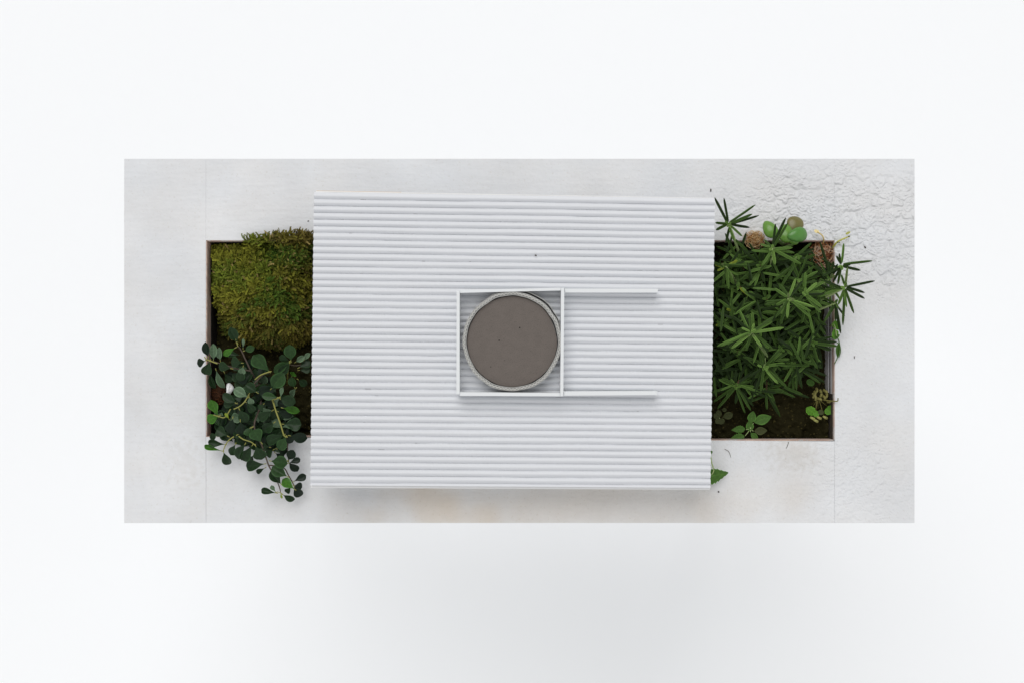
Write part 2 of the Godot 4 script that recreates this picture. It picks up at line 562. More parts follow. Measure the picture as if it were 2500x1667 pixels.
func build_roof() -> void:
	var y := 50.0
	var t := thing("corrugated_roof", "white corrugated card roof sheet laid over the middle of the planter box", "model roof", at(1250, 833, 0))
	var n := noise(61, 0.9, 2)
	var n2 := noise(63, 6.0, 2)
	var ribs := 43.4
	var a := Vector2(766, 470)
	var b := Vector2(1746, 485)
	var c := Vector2(1735, 1190)
	var d := Vector2(757, 1184)
	var f := func(u: float, v: float) -> Vector3:
		var q := (a.lerp(b, u)).lerp(d.lerp(c, u), v)
		var k := v * ribs + 0.07 * n.get_noise_2d(u * 2.0, v * 9.0) + 0.02 * n2.get_noise_2d(u * 2.0, v * 9.0)
		var s := fposmod(k, 1.0) * 2.0 - 1.0
		var hgt := 2.5 * (1.0 - pow(absf(s), 1.55)) - 0.9 * smoothstep(0.86, 1.0, absf(s)) + 0.9
		hgt *= 1.0 + 0.10 * n2.get_noise_2d(u * 1.3, floor(k) * 3.7)
		# two faint creases across the ribs
		hgt *= 1.0 - 0.10 * exp(-pow((u - 0.192) / 0.004, 2.0)) - 0.06 * exp(-pow((u - 0.73) / 0.004, 2.0))
		if u == 0.0 or u == 1.0:
			q.x += (1.0 if u == 0.0 else -1.0) * (1.2 - hgt * 0.5) + 0.5 * n2.get_noise_2d(v * 40.0, u)
		return at(q.x, q.y, y + hgt)
	put("corrugated_sheet", grid_mesh(70, 43 * 14 + 6, f, func(u, v): return Vector2(u, v)), M.paper, t)
	# flat backing card, showing a little at the top edge and along the bottom
	var e := [Vector2(770, 466.5), Vector2(1743, 483.5), Vector2(1734, 1195), Vector2(758, 1190)]
	var foot := []
	for q in e:
		foot.append(at(q.x, q.y, y - 0.3))
	put("backing_card", prism(foot, TOP + (y - 2.6) * MM, TOP + (y - 0.3) * MM), M.board, t)
	var kf := [at(772, 465.6, y - 1.5), at(980, 469.2, y - 1.5), at(980, 472, y - 1.5), at(772, 470, y - 1.5)]
	put("torn_card_edge", prism(kf, TOP + (y - 2.2) * MM, TOP + (y - 1.2) * MM), M.kraft, t)
	# the low card walls that carry it
	for w in [[860, 560, 1640, 566], [860, 1090, 1640, 1096], [860, 566, 866, 1090], [1634, 566, 1640, 1090]]:
		var lo := at(w[0], w[1], 0.0) + Vector3(0, 0.0001, 0)
		var hi := at(w[2], w[3], 0.0)
		put("wall", box_mesh(lo, Vector3(hi.x, TOP + (y - 2.7) * MM, hi.z)), M.card, t)
	# dark dashes along the grooves, as little slivers
	var st := st_new()
	for k in 40:
		var rib := rng.randi_range(1, 42)
		var u := rng.randf_range(0.02, 0.95)
		var l := rng.randf_range(0.004, 0.016)
		var p: Vector3 = f.call(u, (rib - 0.005) / ribs)
		var q: Vector3 = f.call(u + l, (rib - 0.005) / ribs)
		var hw := rng.randf_range(0.10, 0.22) * MM
		face(st, [p + Vector3(0, 0.35 * MM, -hw), q + Vector3(0, 0.35 * MM, -hw), q + Vector3(0, 0.35 * MM, hw), p + Vector3(0, 0.35 * MM, hw)], Vector3.UP)
	var sc := put("groove_dash", st.commit(), mat(c8(150, 148, 150), 0.9), t)
	sc.set_meta("kind", "stuff")

func build_frame() -> void:
	var y := 52.2
	var h := 18.0
	var t := thing("card_frame", "square white card frame with two rails pointing away from it on the roof", "card frame", at(1246, 836, y))
	var up := y + h
	var q := func(pts: Array, hh: float) -> ArrayMesh:
		var foot := []
		for p in pts:
			foot.append(at(p[0], p[1], y + hh))
		return prism(foot, TOP + y * MM, TOP + (y + hh) * MM)
	put("frame_wall", q.call([[1114.5, 711], [1122, 711], [1122, 962], [1114, 962]], h), M.card, t)
	put("frame_wall", q.call([[1370, 703.5], [1378, 703], [1375.5, 966.5], [1368, 967]], h), M.card, t)
	put("frame_wall", q.call([[1122.3, 708.5], [1369.7, 702.8], [1369.7, 709.5], [1122.3, 715.5]], h - 0.6), M.card, t)
	put("frame_wall", q.call([[1122.3, 956.5], [1367.6, 958.5], [1367.6, 966.5], [1122.3, 965.5]], h - 0.5), M.card, t)
	put("rail", q.call([[1378.6, 705], [1607, 705.5], [1607, 714.5], [1378.6, 714.5]], 14.5), M.card, t)
	put("rail", q.call([[1376, 955], [1605, 954], [1605, 963.5], [1376, 965]], 14.5), M.card, t)

func build_drum() -> void:
	var y := 52.2
	var h := 17.0
	var c := at(1250.5, 833.5, y + h)
	var t := thing("paper_drum", "round drum of grey corrugated paper with a brown card disc inside", "drum", Vector3(c.x, TOP + y * MM, c.z))
	var k := PX * (EYE - (y + h) * MM) / EYE
	var ring := func(st: SurfaceTool, r: Callable, thick: float, y0: float, y1: float, a0: float, a1: float, n: int) -> void:
		for i in n:
			var p := []
			for e in [a0 + (a1 - a0) * i / n, a0 + (a1 - a0) * (i + 1) / n]:
				var dir := Vector3(cos(e), 0, sin(e))
				var ro: float = r.call(e)
				p.append([dir * (ro - thick) * k, dir * ro * k, dir])
			var up0 := Vector3(0, y0 * MM, 0)
			var up1 := Vector3(0, y1 * MM, 0)
			face(st, [p[0][0] + up1, p[0][1] + up1, p[1][1] + up1, p[1][0] + up1], Vector3.UP)
			face(st, [p[0][1] + up0, p[0][1] + up1, p[1][1] + up1, p[1][1] + up0], p[0][2])
			face(st, [p[0][0] + up0, p[0][0] + up1, p[1][0] + up1, p[1][0] + up0], -p[0][2])
	var n := noise(71, 0.8, 2)
	var poly := func(e: float) -> float: return 0.9 * absf(cos(e * 8.0)) + 2.0 * n.get_noise_2d(cos(e) * 2.0, sin(e) * 2.0)
	var xf := Transform3D(Basis.IDENTITY, t.position)
	var st := st_new()
	ring.call(st, func(e): return 113.0 + 0.8 * poly.call(e), 1.6, 0.3, h - 0.6, 0.0, TAU, 96)
	put("inner_liner", st.commit(), M.rim, t, xf)
	st = st_new()
	ring.call(st, func(e): return 117.0 + poly.call(e) + 1.7 * sin(e * 84.0), 2.2, 0.2, h - 0.2, 0.0, TAU, 96 * 8)
	put("fluted_paper", st.commit(), mat(c8(198, 198, 194), 0.85), t, xf)
	st = st_new()
	ring.call(st, func(e): return 120.3 + poly.call(e), 1.4, 0.0, h - 0.9, 0.0, TAU, 96)
	put("outer_liner", st.commit(), M.rim, t, xf)
	st = st_new()
	# the loose end of the strip lapping over, upper side
	ring.call(st, func(e): return 121.5 + poly.call(e) + 5.0 * smoothstep(-2.3, -1.2, e) * (1.0 - smoothstep(-0.9, 0.1, e)), 1.2, 0.0, h - 2.2, -2.3, 0.1, 60)
	put("loose_end", st.commit(), M.rim, t, xf)
	st = st_new()
	ring.call(st, func(e): return 119.2 + poly.call(e), 5.6, 0.1, h - 1.3, 0.0, TAU, 96)
	put("rim_core", st.commit(), M.rim, t, xf)
	var disc := st_new()
	var nd := 96
	for i in nd:
		var a := TAU * i / nd
		var b := TAU * (i + 1) / nd
		var ra: float = 110.2 + 0.6 * n.get_noise_2d(cos(a) * 5.0, sin(a) * 5.0) - 2.4 * exp(-pow((a - 5.95) / 0.25, 2.0))
		var rb: float = 110.2 + 0.6 * n.get_noise_2d(cos(b) * 5.0, sin(b) * 5.0) - 2.4 * exp(-pow((b - 5.95) / 0.25, 2.0))
		var pa := Vector3(cos(a), 0, sin(a)) * ra * k
		var pb := Vector3(cos(b), 0, sin(b)) * rb * k
		var u := Vector3(0, (h - 3.6) * MM, 0)
		var l := Vector3(0, (h - 5.4) * MM, 0)
		face(disc, [u, pa + u, pb + u], Vector3.UP, [Vector2(0.5, 0.5), Vector2(0.5 + cos(a) * 0.49, 0.5 + sin(a) * 0.49), Vector2(0.5 + cos(b) * 0.49, 0.5 + sin(b) * 0.49)])
		face(disc, [pa + u, pb + u, pb + l, pa + l], pa)
	put("disc", disc.commit(), M.disc, t, xf)
	var under := CylinderMesh.new()
	under.top_radius = 109.0 * k
	under.bottom_radius = 109.0 * k
	under.height = (h - 6.0) * MM
	under.radial_segments = 64
	put("packing", under, M.rim, t, Transform3D(Basis.IDENTITY, t.position + Vector3(0, (h - 6.0) * 0.5 * MM + 0.0002, 0)))

# ------------------------------------------------------------------ plants
func make_leaf_meshes() -> void:
	var oval := [0.03, 0.10, 0.24, 0.37, 0.455, 0.495, 0.50, 0.475, 0.41, 0.28, 0.03]
	var obov := [0.03, 0.07, 0.15, 0.25, 0.35, 0.43, 0.485, 0.50, 0.46, 0.34, 0.04]
	cot_leaves = [leaf_mesh(oval, 0.22, 0.06, 0.05), leaf_mesh(obov, 0.10, 0.10, 0.18), leaf_mesh(oval, 0.46, 0.12, 0.08), leaf_mesh(obov, 0.30, -0.05, -0.04, 6, 10, 0.6)]
	var strap := [0.26, 0.42, 0.47, 0.49, 0.50, 0.50, 0.50, 0.49, 0.46, 0.38, 0.12]
	# needle leaves are about seven times as long as wide, so heights here are small
	ros_leaves = [leaf_mesh(strap, 0.0, 0.07, 0.07, 6, 10), leaf_mesh(strap, 0.0, 0.16, 0.08, 6, 10), leaf_mesh(strap, 0.03, 0.0, 0.05, 6, 10), leaf_mesh(strap, 0.0, 0.26, 0.06, 6, 12)]

func build_moss() -> void:
	var t := thing("moss_cushion", "olive green moss cushion filling the upper half of the opening beside the roof", "moss", at(640, 690, -36))
	var outline := PackedVector2Array([Vector2(506, 600), Vector2(520, 590), Vector2(600, 586), Vector2(768, 580), Vector2(766, 796), Vector2(760, 812), Vector2(720, 836), Vector2(660, 838), Vector2(610, 830), Vector2(560, 812), Vector2(545, 775), Vector2(515, 730), Vector2(506, 700)])
	var n := noise(81, 0.03, 3)
	var inside := func(p: Vector2) -> float:    # distance to the outline, positive inside
		var d := 1e9
		for i in outline.size():
			d = minf(d, Geometry2D.get_closest_point_to_segment(p, outline[i], outline[(i + 1) % outline.size()]).distance_to(p))
		return d if Geometry2D.is_point_in_polygon(p, outline) else -d
	var height := func(p: Vector2) -> float:
		var d: float = inside.call(p)
		var h := -38.0 + 58.0 * sqrt(clampf(d / 125.0, 0.0, 1.0))
		h += 7.0 * n.get_noise_2d(p.x, p.y)
		if p.x > 690.0 and p.y < 660.0:
			h += 6.0
		if p.y < 640.0:
			h += 12.0 * (1.0 - smoothstep(586.0, 640.0, p.y)) * smoothstep(560.0, 620.0, p.x)
		return h
	var f := func(u: float, v: float) -> Vector3:
		var p := Vector2(lerpf(508, 786, u), lerpf(592, 834, v))
		return at(p.x, p.y, minf(height.call(p) - 5.0, 30.0))
	put("moss_bed", grid_mesh(60, 56, f, func(u, v): return Vector2(u, v)), mat(c8(62, 56, 26), 0.95, 0.1), t)
	# one frond: a bent rib with small leaflets
	var st := st_new()
	var bend := func(z: float) -> Vector3: return Vector3(0.10 * sin(z * 3.0), 0.16 * sin(z * 2.4), z)
	for k in 7:
		var z := 0.10 + k * 0.125
		var p: Vector3 = bend.call(z)
		var w := 0.17 * (1.0 - 0.5 * z)
		for s in [-1.0, 1.0]:
			var tip: Vector3 = bend.call(z + 0.14) + Vector3(s * w, 0.06 * (k % 2) + 0.02, 0)
			face(st, [p, bend.call(z + 0.12) + Vector3(s * 0.012, 0.0, 0), tip], Vector3.UP)
			face(st, [p, p + Vector3(s * 0.07, 0.02, 0.02), tip], Vector3.UP)
	for k in 5:
		var a: Vector3 = bend.call(k * 0.2)
		var b: Vector3 = bend.call((k + 1) * 0.2)
		face(st, [a + Vector3(-0.028, 0, 0), a + Vector3(0.028, 0, 0), b + Vector3(0.02, 0, 0), b + Vector3(-0.02, 0, 0)], Vector3.UP)
	frond = st.commit()
	var mm := MultiMesh.new()
	mm.transform_format = MultiMesh.TRANSFORM_3D
	mm.use_colors = true
	mm.mesh = frond
	var xfs := []
	var cols := []
	var patch := noise(83, 0.012, 2)
	var clump := noise(85, 0.045, 2)
	while xfs.size() < 15000:
		var p := Vector2(rng.randf_range(504, 792), rng.randf_range(566, 842))
		var d: float = inside.call(p)
		if d < -1.0 and not (p.y < 590.0 and p.x > 600.0 and d > -clampf((p.x - 600.0) * 0.08, 0.0, 9.0) * rng.randf()):
			continue
		var h: float = height.call(p) - 3.0 + rng.randf_range(-2.0, 1.0)
		if p.y < 590.0 and p.x > 600.0:
			h = maxf(h, rng.randf_range(1.0, 5.0))
		var cl := clump.get_noise_2d(p.x, p.y)
		if cl < -0.18 and d > 6.0 and rng.randf() < 0.8:
			continue
		h += 9.0 * cl
		var b := at(p.x, p.y, h)
		var az := rng.randf() * TAU
		var away := Vector3(cos(az), rng.randf_range(0.15, 1.1), sin(az))
		# fronds lean out from the crown, over the lid at the upper edge, down at the lower one
		away += Vector3((p.x - 650.0) / 320.0, 0.0, (p.y - 690.0) / 200.0)
		if p.y > 780.0 and rng.randf() < 0.6:
			away += Vector3(0, -0.7, 0.8)
		if h < 2.0 and d < 25.0:
			away.y = maxf(away.y, 0.8) if p.y < 700.0 else away.y
		var len := rng.randf_range(10.0, 26.0) * PX
		var tip := b + away.normalized() * len
		if tip.y < TOP + 1.5 * MM and (tip.x < at(508, 0).x or tip.z < at(0, 592).z):
			continue
		xfs.append(leaf_xf(b, tip, len * rng.randf_range(0.7, 1.15), rng.randf_range(-0.9, 0.9)))
		var g := patch.get_noise_2d(p.x, p.y) + rng.randf_range(-0.22, 0.22)
		var brown := smoothstep(690.0, 770.0, p.x) * (0.35 + 0.5 * (1.0 - smoothstep(575.0, 625.0, p.y))) + smoothstep(720.0, 830.0, p.y) * 0.55
		brown += 0.7 * (1.0 - smoothstep(575.0, 605.0, p.y)) * smoothstep(590.0, 660.0, p.x)
		var col := Color(0.125, 0.124, 0.016).lerp(Color(0.050, 0.098, 0.012), smoothstep(-0.1, 0.35, g))
		col = col.lerp(Color(0.165, 0.165, 0.020), 1.0 - smoothstep(-0.5, -0.15, g))
		col = col.lerp(Color(0.095, 0.070, 0.018), clampf(brown + rng.randf_range(-0.3, 0.3), 0.0, 0.85))  # brown moss, its tone also darkened for shade beside the roof
		if p.x < 660.0 and p.y < 720.0:
			col = col.lerp(Color(0.16, 0.17, 0.018), 0.45)
		if rng.randf() < 0.04:
			col = Color(0.22, 0.17, 0.06)
		cols.append(col * rng.randf_range(0.85, 1.7))
	mm.instance_count = xfs.size()
	for i in xfs.size():
		mm.set_instance_transform(i, Transform3D(xfs[i].basis, xfs[i].origin - t.position))
		mm.set_instance_color(i, cols[i])
	var mi := MultiMeshInstance3D.new()
	mi.name = "moss_fronds"
	mi.multimesh = mm
	var mo := mat(Color.WHITE, 0.75, 0.25)
	mo.vertex_color_use_as_albedo = true
	mo.cull_mode = BaseMaterial3D.CULL_DISABLED
	mo.backlight_enabled = true
	mo.backlight = Color(0.3, 0.3, 0.2)
	mi.material_override = mo
	mi.set_meta("kind", "stuff")
	t.add_child(mi, true)

func petiole(parent: Node3D, b: Vector3, t: Vector3, m: Material) -> void:
	put("petiole", tube_mesh([b, (b + t) * 0.5 + Vector3(0, 0.4 * MM, 0), t], 0.45 * MM, 0.35 * MM, 5), m, parent)

func build_cotoneaster() -> void:
	var t := thing("cotoneaster_shrub", "small dark green round-leaved shrub trailing over the box lid below the moss", "shrub", at(640, 930, -38))
	# coordinates of a leaf: foot, tip, width, tone, height at foot and tip; in steps of 0.293 pixel from (460, 780)
	var L := [
		[400, 185, 345, 68, 74, 0, 26, 31], [160, 305, 135, 192, 66, 4, 22, 27], [135, 345, 65, 365, 76, 4, 22, 20], [205, 330, 205, 205, 60, 3, 18, 22],
		[175, 350, 135, 455, 88, 0, 21, 18], [262, 335, 250, 235, 56, 3, 16, 19], [380, 240, 280, 296, 52, 2, 24, 20], [345, 405, 245, 385, 78, 0, 23, 22],
		[435, 360, 350, 350, 92, 0, 24, 24], [468, 258, 545, 232, 56, 1, 22, 24], [452, 235, 450, 165, 26, 3, 22, 28], [665, 425, 540, 292, 122, 1, 37, 41],
		[452, 395, 440, 455, 56, 3, 20, 18], [690, 570, 790, 450, 118, 1, 36, 40], [850, 335, 838, 212, 96, 1, 17, 21], [835, 345, 752, 312, 54, 0, 14, 15],
		[835, 352, 706, 440, 78, 1, 15, 13], [840, 365, 750, 456, 76, 0, 16, 14], [895, 350, 965, 305, 50, 3, 12, 14], [925, 395, 1010, 345, 78, 0, 11, 10],
		[965, 330, 1008, 280, 40, 3, 10, 12], [925, 420, 1012, 408, 62, 0, 9, 8], [230, 425, 295, 575, 58, 3, 12, 6], [175, 445, 215, 578, 52, 0, 10, 5],
		[300, 445, 350, 520, 60, 0, 10, 6], [485, 640, 375, 572, 80, 3, 31, 31], [385, 688, 280, 618, 72, 0, 24, 22], [385, 695, 285, 705, 62, 0, 22, 19],
		[240, 792, 190, 662, 88, 2, 19, 24], [248, 800, 146, 842, 82, 2, 18, 15], [335, 825, 302, 780, 24, 5, 21, 25], [560, 600, 470, 540, 92, 0, 33, 34],
		[735, 560, 590, 612, 112, 4, 36, 34], [735, 645, 608, 630, 62, 1, 37, 38], [765, 645, 790, 560, 36, 3, 36, 38], [760, 655, 890, 690, 92, 0, 34, 32],
		[790, 735, 925, 762, 58, 2, 27, 24], [750, 765, 862, 805, 60, 4, 26, 24], [795, 868, 938, 872, 106, 0, 29, 27], [850, 965, 988, 990, 88, 4, 29, 25],
		[818, 975, 865, 1022, 62, 4, 27, 22], [808, 980, 752, 1085, 84, 1, 30, 25], [785, 960, 655, 1022, 88, 0, 27, 23], [705, 860, 618, 925, 90, 0, 27, 24],
		[690, 760, 590, 830, 86, 0, 27, 24], [620, 705, 580, 745, 60, 0, 29, 28], [505, 645, 530, 705, 52, 3, 31, 28], [480, 690, 545, 765, 62, 0, 30, 26],
		[425, 752, 482, 855, 90, 0, 27, 23], [365, 825, 345, 955, 102, 4, 26, 21], [430, 850, 445, 962, 104, 4, 27, 23], [600, 1015, 535, 920, 116, 1, 30, 33],
		[520, 975, 480, 908, 72, 1, 27, 28], [320, 965, 235, 915, 88, 0, 20, 17], [210, 1005, 190, 945, 50, 0, 16, 18], [295, 1035, 165, 1018, 64, 0, 19, 15],
		[265, 1088, 133, 1048, 46, 2, 19, 15], [292, 1105, 335, 1212, 74, 0, 19, 12], [465, 1040, 395, 1158, 86, 0, 25, 19], [525, 1050, 445, 1165, 92, 0, 25, 20],
		[560, 1055, 605, 1168, 112, 0, 26, 22], [385, 1040, 340, 1128, 72, 0, 20, 15], [625, 1200, 484, 1222, 92, 0, 20, 15], [630, 1235, 568, 1272, 42, 0, 15, 12],
		[690, 1175, 822, 1195, 104, 1, 28, 26], [815, 1300, 688, 1225, 96, 1, 24, 23], [830, 1165, 872, 1085, 76, 4, 20, 22], [838, 1190, 930, 1158, 52, 4, 20, 18],
		[832, 1185, 905, 1268, 76, 4, 19, 14], [880, 1342, 977, 1292, 62, 4, 18, 16], [880, 1380, 945, 1395, 76, 4, 17, 14], [880, 1390, 935, 1475, 78, 4, 18, 12],
		[875, 1405, 775, 1330, 84, 2, 23, 22], [765, 1362, 678, 1258, 84, 0, 20, 18], [722, 1430, 688, 1375, 40, 3, 16, 17], [722, 1440, 607, 1418, 56, 0, 18, 14],
		[788, 1458, 884, 1502, 54, 0, 18, 13], [765, 1445, 775, 1492, 20, 5, 17, 13], [850, 1395, 812, 1435, 52, 0, 15, 12], [700, 1085, 640, 1130, 72, 0, 22, 18],
		[725, 1110, 785, 1150, 62, 4, 19, 15], [740, 1075, 825, 1095, 72, 4, 21, 17], [670, 1060, 605, 1050, 52, 0, 22, 20], [535, 1130, 505, 1185, 62, 0, 17, 13],
		[860, 470, 880, 435, 60, 2, 8, 12], [880, 560, 850, 480, 70, 1, 6, 10], [890, 575, 850, 640, 50, 3, 9, 4], [915, 500, 985, 545, 60, 0, 4, 2],
	]
	var k := 1.0 / 3.409
	for r in L:
		var b := at(460 + r[0] * k, 780 + r[1] * k, r[6])
		var e := at(460 + r[2] * k, 780 + r[3] * k, r[7])
		var kind: int = 2 if r[5] == 3 and r[4] > 40 else rng.randi() % 4
		var len := (e - b).length()
		put("leaf", cot_leaves[kind], M.cot[r[5]], t, leaf_xf(b, e, r[4] * k * PX * rng.randf_range(0.98, 1.06), rng.randf_range(-0.3, 0.3)))
		var back := b - (e - b).normalized() * minf(len * 0.22, 2.6 * MM) - Vector3(0, 0.8 * MM, 0)
		petiole(t, back, b, M.cot_young)
	# twigs
	var S := [
		[[[640, 930, -36], [625, 925, 0], [612, 905, 14], [600, 880, 18], [588, 855, 20], [580, 845, 23]], 1.5, 0.8, "cot_bark"],
		[[[612, 905, 14], [580, 900, 16], [545, 890, 18], [520, 882, 20], [500, 878, 22]], 1.1, 0.6, "cot_bark"],
		[[[580, 846, 23], [577, 836, 25], [574, 828, 27]], 0.8, 0.6, "cot_young"],
		[[[530, 887, 20], [516, 882, 21], [502, 876, 22], [498, 870, 22]], 0.9, 0.6, "cot_young"],
		[[[640, 935, -30], [630, 940, 10], [618, 940, 26], [640, 915, 33], [658, 908, 37]], 1.4, 0.9, "cot_bark"],
		[[[622, 926, 30], [634, 916, 34], [648, 910, 36], [662, 906, 38]], 0.9, 0.8, "cot_young"],
		[[[618, 940, 26], [600, 975, 30], [586, 990, 29], [570, 998, 26]], 0.9, 0.7, "cot_young"],
		[[[562, 998, 24], [548, 1018, 21], [534, 1016, 20], [520, 1012, 19]], 0.8, 0.6, "cot_young"],
		[[[640, 930, -36], [650, 950, 10], [664, 975, 30], [672, 1000, 31], [684, 1034, 30], [693, 1062, 29], [702, 1066, 28]], 1.3, 0.9, "cot_young"],
		[[[664, 975, 32], [676, 972, 36], [684, 968, 37]], 0.9, 0.7, "cot_young"],
		[[[640, 940, -30], [635, 990, 12], [620, 1040, 22], [640, 1090, 22], [655, 1135, 18], [670, 1160, 17], [682, 1190, 16], [684, 1202, 17]], 1.5, 0.6, "cot_bark"],
		[[[582, 1064, 24], [594, 1072, 24], [612, 1078, 25], [622, 1086, 26]], 0.9, 0.7, "cot_young"],
		[[[620, 1040, 22], [590, 1055, 20], [560, 1072, 18], [547, 1092, 18], [545, 1104, 19]], 1.0, 0.6, "cot_young"],
		[[[655, 1135, 18], [690, 1140, 18], [704, 1160, 17], [716, 1182, 17], [718, 1192, 18]], 1.0, 0.7, "cot_bark"],
		[[[700, 1068, 26], [702, 1100, 20], [704, 1126, 19]], 0.8, 0.6, "cot_bark"],
		[[[700, 940, -34], [702, 910, 0], [705, 890, 14], [708, 882, 17]], 1.0, 0.7, "cot_young"],
		[[[705, 890, 12], [724, 892, 10], [744, 888, 9]], 0.8, 0.5, "cot_bark"],
		[[[684, 1202, 17], [676, 1200, 17], [670, 1202, 17]], 0.5, 0.45, "cot_young"], [[[684, 1202, 17], [690, 1206, 18]], 0.5, 0.45, "cot_young"],
	]
	for s in S:
		var p := []
		for q in s[0]:
			p.append(at(q[0], q[1], q[2]))
		put("stem", tube_mesh(p, s[1] * 0.72 * MM, s[2] * 0.72 * MM), M[s[3]], t)
	# the leaves under the leaves, a few coloured pale to carry highlights
	var area := PackedVector2Array([Vector2(512, 890), Vector2(560, 860), Vector2(640, 880), Vector2(700, 960), Vector2(722, 1010), Vector2(735, 1045), Vector2(706, 1078), Vector2(664, 1112), Vector2(640, 1100), Vector2(570, 1080), Vector2(522, 1055), Vector2(515, 1005), Vector2(560, 985), Vector2(530, 930)])
	var made := 0
	while made < 290:
		var p := Vector2(rng.randf_range(505, 735), rng.randf_range(855, 1160) if made % 2 == 0 else rng.randf_range(985, 1110))
		if not Geometry2D.is_point_in_polygon(p, area) or p.distance_to(Vector2(561, 950)) < 26.0:
			continue
		var az := rng.randf() * TAU
		var q := p + Vector2(cos(az), sin(az)) * rng.randf_range(24, 38)
		if q.distance_to(Vector2(561, 950)) < 20.0 or not Geometry2D.is_point_in_polygon(q, area):
			continue
		var h := rng.randf_range(4.0, 15.0) if p.y > 1050.0 else rng.randf_range(-6.0, 17.0)
		var h2 := maxf(h + rng.randf_range(-5, 4), 4.0 if q.y > 1050.0 or q.x < 520.0 else -10.0)
		put("leaf", pick(cot_leaves), M.cot[pick([0, 0, 0, 4, 4, 1, 3])], t, leaf_xf(at(p.x, p.y, maxf(h, 3.0 if p.x < 522.0 else -9.0)), at(q.x, q.y, h2), rng.randf_range(19, 27) * PX, rng.randf_range(-0.6, 0.6)))
		made += 1

